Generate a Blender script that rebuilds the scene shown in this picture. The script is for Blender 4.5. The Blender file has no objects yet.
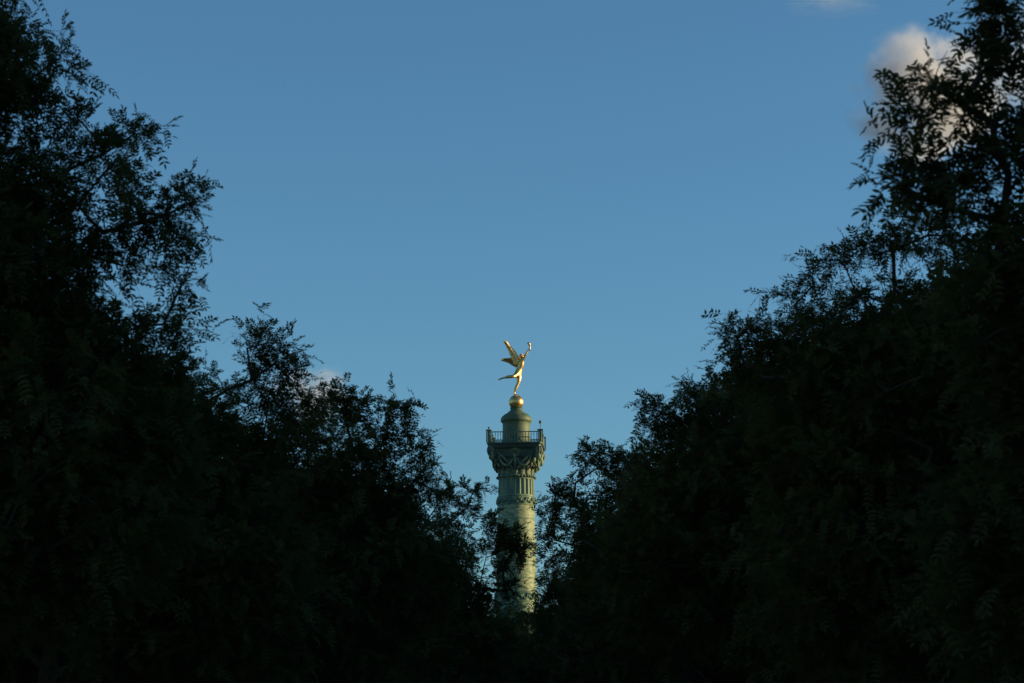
import bpy, bmesh, math, random
import numpy as np
from mathutils import Vector, Matrix
R = math.radians
scene = bpy.context.scene
C = scene.collection

# ------------------------------------------------------------------ camera
FPX = 2400.0                      # focal length in pixels of a 1024 px wide picture
PITCH = R(11.3)
CAM = Vector((0.0, 0.0, 1.6))
cam_d = bpy.data.cameras.new('camera')
cam_d.sensor_width = 36.0
cam_d.lens = FPX * 36.0 / 1024.0
cam_d.clip_start = 0.1
cam_d.clip_end = 20000
cam_d.dof.use_dof = True
cam_d.dof.focus_distance = 243.0
cam_d.dof.aperture_fstop = 5.0
cam = bpy.data.objects.new('camera', cam_d)
cam.location = CAM
cam.rotation_euler = (R(90) + PITCH, 0, 0)
C.objects.link(cam)
scene.camera = cam

# ------------------------------------------------------------------ sky and sun
SUN_EL = R(9.0)
SUN_AZ = R(87.0)                  # measured from +Y (the way the camera looks) towards +X
world = bpy.data.worlds.new('World')
scene.world = world
world.use_nodes = True
wn = world.node_tree.nodes; wl = world.node_tree.links
wn.clear()
sky = wn.new('ShaderNodeTexSky'); sky.sky_type = 'NISHITA'; sky.sun_disc = False
sky.sun_elevation = SUN_EL; sky.sun_rotation = SUN_AZ
sky.altitude = 0; sky.air_density = 1.0; sky.dust_density = 0.4; sky.ozone_density = 3.9
bg = wn.new('ShaderNodeBackground'); bg.inputs['Strength'].default_value = 0.15
wo = wn.new('ShaderNodeOutputWorld')
wb = wn.new('ShaderNodeMix'); wb.data_type = 'RGBA'; wb.blend_type = 'MULTIPLY'; wb.inputs[0].default_value = 1.0
wb.inputs[7].default_value = (0.885, 1.03, 0.99, 1)      # white balance of the evening air
wl.new(sky.outputs[0], wb.inputs[6]); wl.new(wb.outputs[2], bg.inputs[0]); wl.new(bg.outputs[0], wo.inputs[0])
world.cycles.sampling_method = 'AUTOMATIC'

sd = bpy.data.lights.new('sun', 'SUN'); sd.energy = 5.0; sd.angle = R(0.5); sd.color = (1.0, 0.77, 0.38)
sun = bpy.data.objects.new('sun', sd); C.objects.link(sun)
sdir = Vector((math.sin(SUN_AZ) * math.cos(SUN_EL), math.cos(SUN_AZ) * math.cos(SUN_EL), math.sin(SUN_EL)))
sun.rotation_euler = sdir.to_track_quat('Z', 'Y').to_euler()
sun.location = (60, 100, 60)

vs = scene.view_settings
vs.view_transform = 'Standard'; vs.look = 'None'; vs.gamma = 1.0; vs.use_curve_mapping = False
vs.exposure = 0.15
scene.cycles.max_bounces = 6
scene.cycles.diffuse_bounces = 4
scene.cycles.transmission_bounces = 4
scene.cycles.volume_bounces = 2

# ------------------------------------------------------------------ helpers
def P(u, v, y):
    """real place, at distance y down the avenue, of a direction measured in the survey photograph"""
    x = (u - 512.0) / FPX; z = (341.5 - v) / FPX
    d = Vector((x, math.cos(PITCH) - z * math.sin(PITCH), math.sin(PITCH) + z * math.cos(PITCH)))
    return CAM + d * (y / d.y)
def mpp(v, y):
    z = (341.5 - v) / FPX
    return y / (math.cos(PITCH) - z * math.sin(PITCH)) / FPX

def tag(o, label=None, cat=None, group=None, kind=None):
    if label: o['label'] = label
    if cat: o['category'] = cat
    if group: o['group'] = group
    if kind: o['kind'] = kind
    return o
def thing(name, label, cat, loc=(0, 0, 0), rz=0.0, group=None):
    o = bpy.data.objects.new(name, None); C.objects.link(o)
    o.location = loc; o.rotation_euler = (0, 0, rz)
    o.empty_display_size = 0.5
    return tag(o, label, cat, group)
def link(name, me, m=None, parent=None):
    o = bpy.data.objects.new(name, me); C.objects.link(o)
    if m is not None and not me.materials: me.materials.append(m)
    if parent is not None: o.parent = parent
    return o
def obj(name, bm, m, parent=None, smooth=False, autos=None):
    bmesh.ops.recalc_face_normals(bm, faces=bm.faces)
    me = bpy.data.meshes.new(name); bm.to_mesh(me); bm.free()
    if smooth: me.polygons.foreach_set('use_smooth', [True] * len(me.polygons))
    if autos: me.set_sharp_from_angle(angle=R(autos))
    return link(name, me, m, parent)
def np_mesh(name, verts, quads):
    me = bpy.data.meshes.new(name)
    n = len(verts); q = len(quads)
    me.vertices.add(n); me.vertices.foreach_set('co', np.ascontiguousarray(verts, dtype=np.float32).ravel())
    me.loops.add(q * 4); me.loops.foreach_set('vertex_index', np.ascontiguousarray(quads, dtype=np.int32).ravel())
    me.polygons.add(q); me.polygons.foreach_set('loop_start', np.arange(0, q * 4, 4, dtype=np.int32))
    me.update(calc_edges=True)
    return me
def box(bm, x0, x1, y0, y1, z0, z1, M=None):
    vs_ = [bm.verts.new((x, y, z)) for z in (z0, z1) for y in (y0, y1) for x in (x0, x1)]
    for f in ((0, 1, 3, 2), (4, 6, 7, 5), (0, 4, 5, 1), (2, 3, 7, 6), (0, 2, 6, 4), (1, 5, 7, 3)):
        bm.faces.new([vs_[i] for i in f])
    if M is not None: bmesh.ops.transform(bm, matrix=M, verts=vs_)
def lathe(bm, prof, n=48, rfun=None, cx=0, cy=0, cap=True):
    rings = []
    for k, (r, z) in enumerate(prof):
        ring = []
        for i in range(n):
            a = 2 * math.pi * i / n
            rr = rfun(r, z, a, k) if rfun else r
            ring.append(bm.verts.new((cx + rr * math.cos(a), cy + rr * math.sin(a), z)))
        rings.append(ring)
    for a, b in zip(rings, rings[1:]):
        for i in range(n):
            j = (i + 1) % n
            bm.faces.new((a[i], a[j], b[j], b[i]))
    if cap:
        bm.faces.new(rings[0][::-1]); bm.faces.new(rings[-1])
def tube(bm, pts, rad, n=8):
    pts = [Vector(p) for p in pts]
    if not hasattr(rad, '__len__'): rad = [rad] * len(pts)
    prev = None; rings = []
    for i, p in enumerate(pts):
        t = (pts[min(i + 1, len(pts) - 1)] - pts[max(i - 1, 0)]).normalized()
        if prev is None:
            s = t.cross(Vector((0, 0, 1)) if abs(t.z) < 0.9 else Vector((1, 0, 0))).normalized()
        else:
            s = (prev - t * prev.dot(t)).normalized()
        prev = s; w = t.cross(s)
        rings.append([bm.verts.new(p + (s * math.cos(2 * math.pi * k / n) + w * math.sin(2 * math.pi * k / n)) * rad[i]) for k in range(n)])
    for a, b in zip(rings, rings[1:]):
        for i in range(n):
            j = (i + 1) % n
            bm.faces.new((a[i], a[j], b[j], b[i]))
    bm.faces.new(rings[0][::-1]); bm.faces.new(rings[-1])
def ball(bm, c, r, sx=1, sy=1, sz=1, seg=12, rings=8):
    M = Matrix.Translation(Vector(c)) @ Matrix.Diagonal((r * sx, r * sy, r * sz, 1))
    bmesh.ops.create_uvsphere(bm, u_segments=seg, v_segments=rings, radius=1, matrix=M)

# ------------------------------------------------------------------ materials
def mat(name, base, rough=0.7, metal=0.0, vary=None, scale=2.0, detail=4, stretch=(1, 1, 1), bump=0.0, bscale=20, lo=0.35, hi=0.65):
    m = bpy.data.materials.new(name); m.use_nodes = True
    n = m.node_tree.nodes; l = m.node_tree.links
    b = n['Principled BSDF']
    b.inputs['Base Color'].default_value = (*base, 1)
    b.inputs['Roughness'].default_value = rough
    b.inputs['Metallic'].default_value = metal
    tc = n.new('ShaderNodeTexCoord'); mp = n.new('ShaderNodeMapping')
    mp.inputs['Scale'].default_value = stretch
    l.new(tc.outputs['Object'], mp.inputs[0])
    if vary:
        t = n.new('ShaderNodeTexNoise'); t.inputs['Scale'].default_value = scale; t.inputs['Detail'].default_value = detail
        l.new(mp.outputs[0], t.inputs[0])
        mr = n.new('ShaderNodeMapRange'); mr.inputs[1].default_value = lo; mr.inputs[2].default_value = hi
        l.new(t.outputs[0], mr.inputs[0])
        mx = n.new('ShaderNodeMix'); mx.data_type = 'RGBA'
        mx.inputs[6].default_value = (*base, 1); mx.inputs[7].default_value = (*vary, 1)
        l.new(mr.outputs[0], mx.inputs[0]); l.new(mx.outputs[2], b.inputs['Base Color'])
    if bump:
        t2 = n.new('ShaderNodeTexNoise'); t2.inputs['Scale'].default_value = bscale; t2.inputs['Detail'].default_value = 5
        l.new(tc.outputs['Object'], t2.inputs[0])
        bp = n.new('ShaderNodeBump'); bp.inputs['Strength'].default_value = bump; bp.inputs['Distance'].default_value = 0.05
        l.new(t2.outputs[0], bp.inputs['Height']); l.new(bp.outputs[0], b.inputs['Normal'])
    return m

def leaf_mat(name, a, b_, trans):
    m = bpy.data.materials.new(name); m.use_nodes = True
    n = m.node_tree.nodes; l = m.node_tree.links
    n.remove(n['Principled BSDF'])
    out = n['Material Output']
    tc = n.new('ShaderNodeTexCoord')
    t = n.new('ShaderNodeTexNoise'); t.inputs['Scale'].default_value = 1.3; t.inputs['Detail'].default_value = 6; t.inputs['Roughness'].default_value = 0.7
    l.new(tc.outputs['Object'], t.inputs[0])
    mr = n.new('ShaderNodeMapRange'); mr.inputs[1].default_value = 0.35; mr.inputs[2].default_value = 0.65
    l.new(t.outputs[0], mr.inputs[0])
    mx = n.new('ShaderNodeMix'); mx.data_type = 'RGBA'
    mx.inputs[6].default_value = (*a, 1); mx.inputs[7].default_value = (*b_, 1)
    l.new(mr.outputs[0], mx.inputs[0])
    d = n.new('ShaderNodeBsdfDiffuse'); tr = n.new('ShaderNodeBsdfTranslucent')
    g = n.new('ShaderNodeBsdfGlossy'); g.inputs['Roughness'].default_value = 0.45; g.inputs['Color'].default_value = (0.5, 0.55, 0.5, 1)
    l.new(mx.outputs[2], d.inputs[0]); l.new(mx.outputs[2], tr.inputs[0])
    s1 = n.new('ShaderNodeMixShader'); s1.inputs[0].default_value = trans
    l.new(d.outputs[0], s1.inputs[1]); l.new(tr.outputs[0], s1.inputs[2])
    s2 = n.new('ShaderNodeMixShader'); s2.inputs[0].default_value = 0.02
    l.new(s1.outputs[0], s2.inputs[1]); l.new(g.outputs[0], s2.inputs[2])
    l.new(s2.outputs[0], out.inputs[0])
    return m

M_leaf = leaf_mat('pagoda_tree_leaf', (0.078, 0.090, 0.026), (0.108, 0.120, 0.036), 0.42)
M_leaf2 = leaf_mat('dark_leaf', (0.066, 0.080, 0.026), (0.096, 0.110, 0.035), 0.42)
M_bark = mat('bark', (0.045, 0.038, 0.030), 0.95, vary=(0.08, 0.07, 0.055), scale=5, stretch=(1, 1, .25), bump=.6, bscale=14)
M_bronze = mat('patinated_bronze', (0.060, 0.118, 0.085), 0.6, 0.0, vary=(0.16, 0.235, 0.135), scale=1.9, detail=9, stretch=(1, 1, .3), bump=.5, bscale=6, lo=.36, hi=.66)
M_shaft = mat('weathered_gilt_and_bronze', (0.10, 0.16, 0.10), 0.6, 0.0, vary=(0.30, 0.33, 0.165), scale=3.4, detail=9, stretch=(.6, .6, 1.3), bump=.5, bscale=7, lo=.40, hi=.62)
M_lantern = mat('green_bronze_lantern', (0.050, 0.088, 0.052), 0.6, 0.0, vary=(0.10, 0.14, 0.075), scale=1.5, detail=8, stretch=(1, 1, .35), bump=.4, bscale=6)
M_bronze_recess_shade = mat('bronze_with_recess_shade', (0.032, 0.062, 0.046), 0.62, 0.0, vary=(0.15, 0.185, 0.105), scale=2.2, detail=6, bump=.5, bscale=9)  # bronze darkened so the colour carries the shade of the capital's recesses
M_panel = mat('dark_green_bronze_panel', (0.022, 0.050, 0.042), 0.6, 0.0, vary=(0.05, 0.085, 0.065), scale=1.2, detail=6, bump=.3, bscale=6)
M_gold = mat('gilding', (0.80, 0.52, 0.19), 0.38, 1.0, vary=(0.72, 0.46, 0.19), scale=5, bump=.08, bscale=9)
M_stone = mat('pale_stone', (0.45, 0.41, 0.33), 0.85, vary=(0.36, 0.33, 0.27), scale=.8, bump=.3, bscale=8)
M_slate = mat('zinc_roof', (0.13, 0.14, 0.16), 0.55, vary=(0.17, 0.18, 0.20), scale=1.5)
M_glass = mat('window_glass', (0.02, 0.025, 0.03), 0.08)
M_gravel = mat('gravel', (0.42, 0.38, 0.30), 0.95, vary=(0.34, 0.30, 0.24), scale=6, bump=.5, bscale=60)
M_asphalt = mat('asphalt', (0.05, 0.05, 0.052), 0.9, vary=(0.065, 0.065, 0.066), scale=4, bump=.3, bscale=80)
M_grass = mat('grass_ground', (0.035, 0.055, 0.02), 0.95, vary=(0.05, 0.06, 0.025), scale=1)

# ------------------------------------------------------------------ ground
def sheet(name, x0, x1, y0, y1, z, m):
    bm = bmesh.new()
    bm.faces.new([bm.verts.new(c) for c in ((x0, y0, z), (x1, y0, z), (x1, y1, z), (x0, y1, z))])
    return tag(obj(name, bm, m), kind='structure')
def slab(name, x0, x1, y0, y1, z0, z1, m):
    bm = bmesh.new(); box(bm, x0, x1, y0, y1, z0, z1)
    return tag(obj(name, bm, m), kind='structure')
sheet('ground', -6000, 6000, -6000, 6000, 0.0, M_grass)
sheet('path', -10.3, 10.3, -80, 176, 0.004, M_gravel)  # unseen gravel, made wide and pale to bounce light up into the crowns
sheet('road', -19, -10.5, -80, 176, 0.004, M_asphalt)
sheet('road', 10.5, 19, -80, 176, 0.004, M_asphalt)
sheet('square_roadway', -90, 90, 176.01, 330, 0.004, M_asphalt)
slab('pavement', -24, -19.01, -80, 176, 0.0, 0.13, M_stone)
slab('pavement', 19.01, 24, -80, 176, 0.0, 0.13, M_stone)

# ------------------------------------------------------------------ the column
D = 240.0
CX = (516.3 - 512) / FPX * (D * math.cos(PITCH) + 42 * math.sin(PITCH))
PX = mpp(440, D)                       # metres per pixel at the column
def H(v): return P(512, v, D).z
ROT = R(-4.0)
col = thing('monumental_column', 'tall green bronze column with ornate capital, standing in the gap between the dark trees', 'column', (CX, D, 0), ROT)

def r_sh(z):
    t = (H(478) - z) / H(478)
    return 1.79 + 0.42 * min(1, t * 1.5) + 0.1 * t
# pedestal, hidden behind the trees: stone drum, square plinth, bronze base
bm = bmesh.new(); lathe(bm, [(9, 0), (9, .5), (8.6, .5), (8.6, 2.6), (9, 2.9), (9, 3.3), (8.2, 3.3)], 64)
obj('stone_drum', bm, M_stone, col, autos=30)
bm = bmesh.new()
for h, z0, z1 in ((4.6, 3.3, 4.1), (4.25, 4.1, 4.6), (3.7, 4.6, 9.0), (4.1, 9.0, 9.5), (4.35, 9.5, 9.9)):
    box(bm, -h, h, -h, h, z0 + .002, z1)
obj('pedestal', bm, M_bronze, col)
bm = bmesh.new()
lathe(bm, [(3.3, 9.9), (3.4, 10.2), (3.3, 10.5), (2.8, 10.7), (2.9, 11.0), (2.7, 11.3), (2.45, 11.5)], 64)
obj('shaft_base', bm, M_bronze, col, smooth=True, autos=40)

# shaft: smooth drums, fluted drums, ornamented rings
NF = 24
def flute(r, z, a, k):
    ph = ((a / (2 * math.pi) * NF) % 1.0) * 2 - 1
    d = max(0.0, 1 - (ph / 0.72) ** 2) ** 0.5
    return r - 0.115 * d
def drum(v0, v1, fl, name):
    z0, z1 = (H(v0) if v0 < 700 else v0 - 1000), H(v1)
    bm = bmesh.new()
    if fl:
        ze = 0.10
        prof = [(r_sh(z0), z0), (r_sh(z0), z0 + ze)]
        lathe(bm, [(r_sh(z0) , z0), (r_sh(z0), z0 + ze)], 24 * 12, cap=False)
        lathe(bm, [(r_sh(z0), z0 + ze), (r_sh(z1), z1 - ze)], 24 * 12, rfun=flute, cap=True)
        lathe(bm, [(r_sh(z1), z1 - ze), (r_sh(z1), z1)], 24 * 12, cap=True)
    else:
        n = 6
        pr = []
        for i in range(n + 1):
            z = z0 + (z1 - z0) * i / n
            pr.append((r_sh(z), z))
        lathe(bm, pr, 72)
    return obj(name, bm, M_bronze if fl else M_shaft, col, autos=35)
def collar(v0, v1, n_orn):
    z0, z1 = H(v0), H(v1); r = r_sh((z0 + z1) / 2); h = z1 - z0
    bm = bmesh.new()
    lathe(bm, [(r, z0), (r + .08, z0 + .02), (r + .09, z0 + .08), (r + .04, z0 + .11), (r + .04, z1 - .11), (r + .09, z1 - .08), (r + .08, z1 - .02), (r, z1)], 72)
    c = obj('collar', bm, M_bronze, col, autos=35)
    rng = random.Random(n_orn)
    bm = bmesh.new()
    for i in range(n_orn):                       # garland of wreaths and heads round the ring
        a = 2 * math.pi * (i + .5) / n_orn
        cx_, cy_ = math.cos(a) * (r + .08), math.sin(a) * (r + .08)
        if i % 2: ball(bm, (cx_, cy_, (z0 + z1) / 2 + rng.uniform(-.03, .03)), .17, 1, 1, 1.15, 8, 6)
        else:
            pts = []
            for k in range(9):
                b = a + (k / 8 - .5) * 2 * math.pi / n_orn * 1.5
                pts.append((math.cos(b) * (r + .12), math.sin(b) * (r + .12), z1 - .2 - (h - .45) * (1 - ((k / 8 - .5) * 2) ** 2)))
            tube(bm, pts, [.05 + .05 * math.sin(math.pi * k / 8) for k in range(9)], 6)
    obj('garland', bm, M_bronze, c, smooth=True)
drum(497, 479.5, True, 'fluted_drum')
collar(506.5, 497, 32)
drum(543, 506.5, False, 'shaft')
collar(552, 543, 32)
drum(592, 552, False, 'shaft')
collar(603, 592, 32)
zb = 11.5
def drum_z(z0, z1, fl):
    bm = bmesh.new()
    lathe(bm, [(r_sh(z0), z0), (r_sh(z1), z1)], 24 * 12 if fl else 72, rfun=flute if fl else None)
    obj('fluted_drum' if fl else 'shaft', bm, M_bronze, col, autos=35)
drum_z(17.0, H(603), False)
drum_z(11.5, 17.0, True)
# raised rows of small gilded relief round the smooth drums (worn, too fine to read from the avenue)
# joint lines of the cast drums
for v in (520, 532, 566, 579):
    z = H(v); r = r_sh(z)
    bm = bmesh.new(); lathe(bm, [(r - .02, z - .045), (r + .025, z - .03), (r + .025, z + .03), (r - .02, z + .045)], 72)
    obj('joint_ring', bm, M_bronze, col, autos=40)

# capital
ZC0, ZC1 = H(479.5), H(443) - .40            # necking to the underside of the platform
cap = None
bm = bmesh.new()
rt = 1.80
hc = ZC1 - ZC0
prof = [(rt + .0, ZC0), (rt + .10, ZC0 + .04), (rt + .14, ZC0 + .14), (rt + .08, ZC0 + .24), (rt - .02, ZC0 + .28), (rt - .02, ZC0 + .5),
        (rt + .03, ZC0 + hc * .4), (rt + .16, ZC0 + hc * .6), (rt + .45, ZC0 + hc * .8), (rt + .62, ZC0 + hc * .9), (rt + .4, ZC0 + hc * .92)]
lathe(bm, prof, 64)
cap = obj('capital', bm, M_bronze_recess_shade, col, smooth=True, autos=50)
# egg moulding under the leaves
bm = bmesh.new()
for i in range(36):
    a = 2 * math.pi * i / 36
    ball(bm, (math.cos(a) * (rt + .13), math.sin(a) * (rt + .13), ZC0 + .15), .12, 1, 1, .9, 8, 6)
obj('bead_moulding', bm, M_bronze, cap, smooth=True)

def acanthus(bm, a, z0, h, r0, out, w, curl=.35):
    """one leaf standing against the bell, its tip curling outwards, lobed edges"""
    n = 9; rows = []
    for i in range(n + 1):
        t = i / n
        zz = z0 + h * (t if t < .85 else .85 + (t - .85) * .2) - (h * .10 * max(0, t - .85) / .15)
        rr = r0 + out * t ** 2.2 + (curl * max(0, t - .75) / .25)
        ww = w * (math.sin(math.pi * min(1, .22 + t * .72)) ** .7) * (1 + .22 * math.cos(i * math.pi))
        row = []
        for j, s in enumerate((-1, -.45, 0, .45, 1)):
            da = s * ww / rr
            off = .05 * (1 - abs(s)) + (.02 if abs(s) == 1 else 0)
            row.append(bm.verts.new(((rr + off) * math.cos(a + da), (rr + off) * math.sin(a + da), zz - .03 * abs(s))))
        rows.append(row)
    back = [[bm.verts.new(v.co + Vector((-math.cos(a), -math.sin(a), 0)) * .07 + Vector((0, 0, -.03))) for v in row] for row in rows]
    for g in (rows, back):
        for A, B in zip(g, g[1:]):
            for j in range(4): bm.faces.new((A[j], A[j + 1], B[j + 1], B[j]))
    for i in range(n):
        bm.faces.new((rows[i][0], rows[i + 1][0], back[i + 1][0], back[i][0]))
        bm.faces.new((rows[i][4], rows[i + 1][4], back[i + 1][4], back[i][4]))
    bm.faces.new([rows[-1][j] for j in range(5)] + [back[-1][j] for j in range(4, -1, -1)])
for i in range(16):
    bm = bmesh.new(); acanthus(bm, 2 * math.pi * i / 16, ZC0 + .3, 0.95 if i % 2 else 1.25, rt + .02, .16 if i % 2 else .22, .26, .22)
    obj('acanthus_leaf', bm, M_bronze_recess_shade, cap, smooth=True)
# palms and tendrils running diagonally to the four corners, ending in scrolls
for q in range(4):
    aq = math.pi / 4 + q * math.pi / 2
    for s in (-1, 1):
        pts = []; rad = []
        for i in range(13):
            t = i / 12
            ang = aq + s * (0.72 - .62 * t ** .8)
            rr = rt + .18 + 1.02 * t ** 1.6
            pts.append((rr * math.cos(ang), rr * math.sin(ang), ZC0 + .75 + 1.75 * t ** .9)); rad.append(.09 + .07 * math.sin(math.pi * t))
        bm = bmesh.new(); tube(bm, pts, rad, 8)
        obj('palm_stem', bm, M_bronze_recess_shade, cap, smooth=True)
    # volute: spiral in the vertical plane of the diagonal
    bm = bmesh.new()
    for s in (-1, 1):
        pts = []; rad = []
        c_r, c_z = rt + 1.30, ZC1 - .62
        for i in range(30):
            t = i / 29; th = -1.2 + t * 4.6 * math.pi / 2 * 1.3; rho = .56 * (1 - t) + .08
            rr = c_r + rho * math.cos(th) * .95; zz = c_z + rho * math.sin(th)
            ca, sa = math.cos(aq), math.sin(aq)
            pts.append((rr * ca - s * .14 * sa, rr * sa + s * .14 * ca, zz)); rad.append(.13 - .06 * t)
        tube(bm, pts, rad, 6)
    obj('volute', bm, M_bronze_recess_shade, cap, smooth=True)
    bm = bmesh.new()
    acanthus(bm, aq, ZC0 + 1.15, 1.35, rt + .25, .75, .34, .3)
    obj('acanthus_leaf', bm, M_bronze_recess_shade, cap, smooth=True)
    # small winged child figure crouching under each corner, as on the monument
    bm = bmesh.new()
    ca, sa = math.cos(aq), math.sin(aq)
    ball(bm, ((rt + .80) * ca, (rt + .80) * sa, ZC0 + 1.75), .27, 1, 1, 1.45, 10, 8)
    ball(bm, ((rt + 1.0) * ca, (rt + 1.0) * sa, ZC0 + 2.25), .19, 1, 1, 1.1, 10, 8)
    for s in (-1, 1):
        px_, py_ = -sa * s, ca * s
        tube(bm, [((rt + .85) * ca + px_ * .2, (rt + .85) * sa + py_ * .2, ZC0 + 2.0), ((rt + .95) * ca + px_ * .5, (rt + .95) * sa + py_ * .5, ZC0 + 1.95), ((rt + .72) * ca + px_ * .85, (rt + .72) * sa + py_ * .85, ZC0 + 2.2)], [.1, .08, .06], 7)
        tube(bm, [((rt + .7) * ca + px_ * .15, (rt + .7) * sa + py_ * .15, ZC0 + 1.45), ((rt + .85) * ca + px_ * .3, (rt + .85) * sa + py_ * .3, ZC0 + 1.15), ((rt + .4) * ca + px_ * .32, (rt + .4) * sa + py_ * .32, ZC0 + .85)], [.14, .11, .07], 7)
    obj('child_relief', bm, M_bronze_recess_shade, cap, smooth=True)
# garlands slung between the corners and a mask and palmette in the middle of each side
for q in range(4):
    aq = q * math.pi / 2
    e = Vector((math.cos(aq), math.sin(aq), 0)); s_ = Vector((-math.sin(aq), math.cos(aq), 0))
    for s in (-1, 1):
        pts = []; rad = []
        for i in range(11):
            t = i / 10
            lat = s * (.12 + 1.55 * t)
            zz = ZC0 + 1.95 - 1.05 * math.sin(math.pi * (t * .92)) ** .9 + .45 * t
            pts.append(e * (rt + .42 - .18 * t + .25 * t * t) + s_ * lat + Vector((0, 0, zz))); rad.append(.07 + .07 * math.sin(math.pi * t))
        bm = bmesh.new(); tube(bm, pts, rad, 8)
        obj('garland', bm, M_bronze, cap, smooth=True)
    bm = bmesh.new()
    ball(bm, e * (rt + .62) + Vector((0, 0, ZC0 + 2.05)), .19, .8, .8, 1.15, 10, 8)
    tube(bm, [e * (rt + .55) + Vector((0, 0, ZC0 + 1.9)), e * (rt + .35) + s_ * .05 + Vector((0, 0, ZC0 + 1.3)), e * (rt + .25) - s_ * .06 + Vector((0, 0, ZC0 + .8))], [.13, .09, .05], 7)
    obj('mask', bm, M_bronze, cap, smooth=True)

# abacus: concave sided slab, widest at the top
S = 2.76
def concave(h, dip, n=10, cut=.22):
    pts = []
    for q in range(4):
        M = Matrix.Rotation(q * math.pi / 2, 3, 'Z')
        for i in range(n + 1):
            t = i / n * 2 - 1
            pts.append(M @ Vector((t * (h - cut), -(h - dip * (1 - t * t)), 0)))
    return pts
def loft(bm, secs):
    rings = [[bm.verts.new((p.x, p.y, z)) for p in pts] for pts, z in secs]
    n = len(rings[0])
    for a, b in zip(rings, rings[1:]):
        for i in range(n):
            j = (i + 1) % n; bm.faces.new((a[i], a[j], b[j], b[i]))
    bm.faces.new(rings[0][::-1]); bm.faces.new(rings[-1])
bm = bmesh.new()
zt = H(441.6) - .46
loft(bm, [(concave(S - .50, .34), zt - 1.45), (concave(S - .42, .30), zt - 1.30), (concave(S - .46, .30), zt - 1.25), (concave(S - .30, .26), zt - .62), (concave(S - .14, .14), zt - .50),
          (concave(S - .10, .10), zt - .42), (concave(S - .10, .06), zt - .22), (concave(S + .02, 0.0), zt - .16), (concave(S + .02, 0.0), zt)])
aba = obj('abacus', bm, M_panel, col, autos=35)
for q in range(4):
    M = Matrix.Rotation(q * math.pi / 2, 4, 'Z')
    bm = bmesh.new()                                    # palmette on the middle of each side
    ball(bm, (0, -(S - .42), zt - .62), .2, 1, .6, 1.2, 10, 8)
    for k in range(5):
        a = (k - 2) * .45
        tube(bm, [(0, -(S - .5), zt - .9), (math.sin(a) * .2, -(S - .44), zt - .9 + math.cos(a) * .22), (math.sin(a) * .36, -(S - .36), zt - .9 + math.cos(a) * .34)], [.05, .07, .03], 6)
    bmesh.ops.transform(bm, matrix=M, verts=bm.verts)
    obj('palmette', bm, M_bronze, aba, smooth=True)
    bm = bmesh.new()                                    # corner horn block with a leaf below it
    lathe(bm, [(.10, zt - 1.75), (.26, zt - 1.6), (.30, zt - 1.2), (.22, zt - .95), (.33, zt - .6), (.30, zt - .45)], 10, cx=S - .42, cy=-(S - .42))
    bmesh.ops.transform(bm, matrix=M, verts=bm.verts)
    obj('corner_ornament', bm, M_bronze, aba, smooth=True)

# balustrade of the platform
zr = zt; hr = 1.10
bal = bpy.data.objects.new('balustrade', bpy.data.meshes.new('balustrade'))
bm = bmesh.new()
for q in range(4):
    M = Matrix.Rotation(q * math.pi / 2, 4, 'Z')
    h = S - .12
    box(bm, -h + .18, h - .18, -h - .035, -h + .035, zr + hr - .09, zr + hr, M)
    box(bm, -h + .18, h - .18, -h - .03, -h + .03, zr + .06, zr + .12, M)
bal = obj('balustrade', bm, M_bronze, col)
base_bal = None
for q in range(4):
    Mq = Matrix.Rotation(q * math.pi / 2, 4, 'Z')
    h = S - .12; nb = 17
    for i in range(nb):
        x = -h + .42 + (2 * h - .84) * i / (nb - 1)
        if base_bal is None:
            bm = bmesh.new()
            lathe(bm, [(.028, .12), (.028, .2), (.05, .26), (.03, .34), (.024, .7), (.05, .78), (.03, .86), (.028, hr - .09)], 6)
            o = obj('baluster', bm, M_bronze, bal, smooth=True); base_bal = o
        else:
            o = base_bal.copy(); C.objects.link(o); o.parent = bal
        o.location = Mq @ Vector((x, -h, zr))
for q in range(4):
    Mq = Matrix.Rotation(q * math.pi / 2, 4, 'Z')
    c = Mq @ Vector((S - .18, -(S - .18), 0))
    bm = bmesh.new()
    w = .21
    for sx in (-1, 1):
        for sy in (-1, 1):
            box(bm, c.x + sx * w - .045, c.x + sx * w + .045, c.y + sy * w - .045, c.y + sy * w + .045, zr + .001, zr + hr + .1)
    box(bm, c.x - w - .08, c.x + w + .08, c.y - w - .08, c.y + w + .08, zr + hr + .101, zr + hr + .17)
    box(bm, c.x - w * .55, c.x + w * .55, c.y - w * .55, c.y + w * .55, zr + .002, zr + hr + .1)
    p = obj('post', bm, M_bronze, bal)
    bm = bmesh.new()
    hh = .62 if q == 0 else .08                        # a lamp on a stalk stands on the near right corner
    lathe(bm, [(.13, zr + hr + .171), (.06, zr + hr + .22), (.03, zr + hr + .25), (.03, zr + hr + .2 + hh)], 8, cx=c.x, cy=c.y)
    ball(bm, (c.x, c.y, zr + hr + .3 + hh), .16 if q == 0 else .11, 1, 1, 1.1, 10, 8)
    obj('finial', bm, M_bronze_recess_shade, p, smooth=True)

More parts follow.
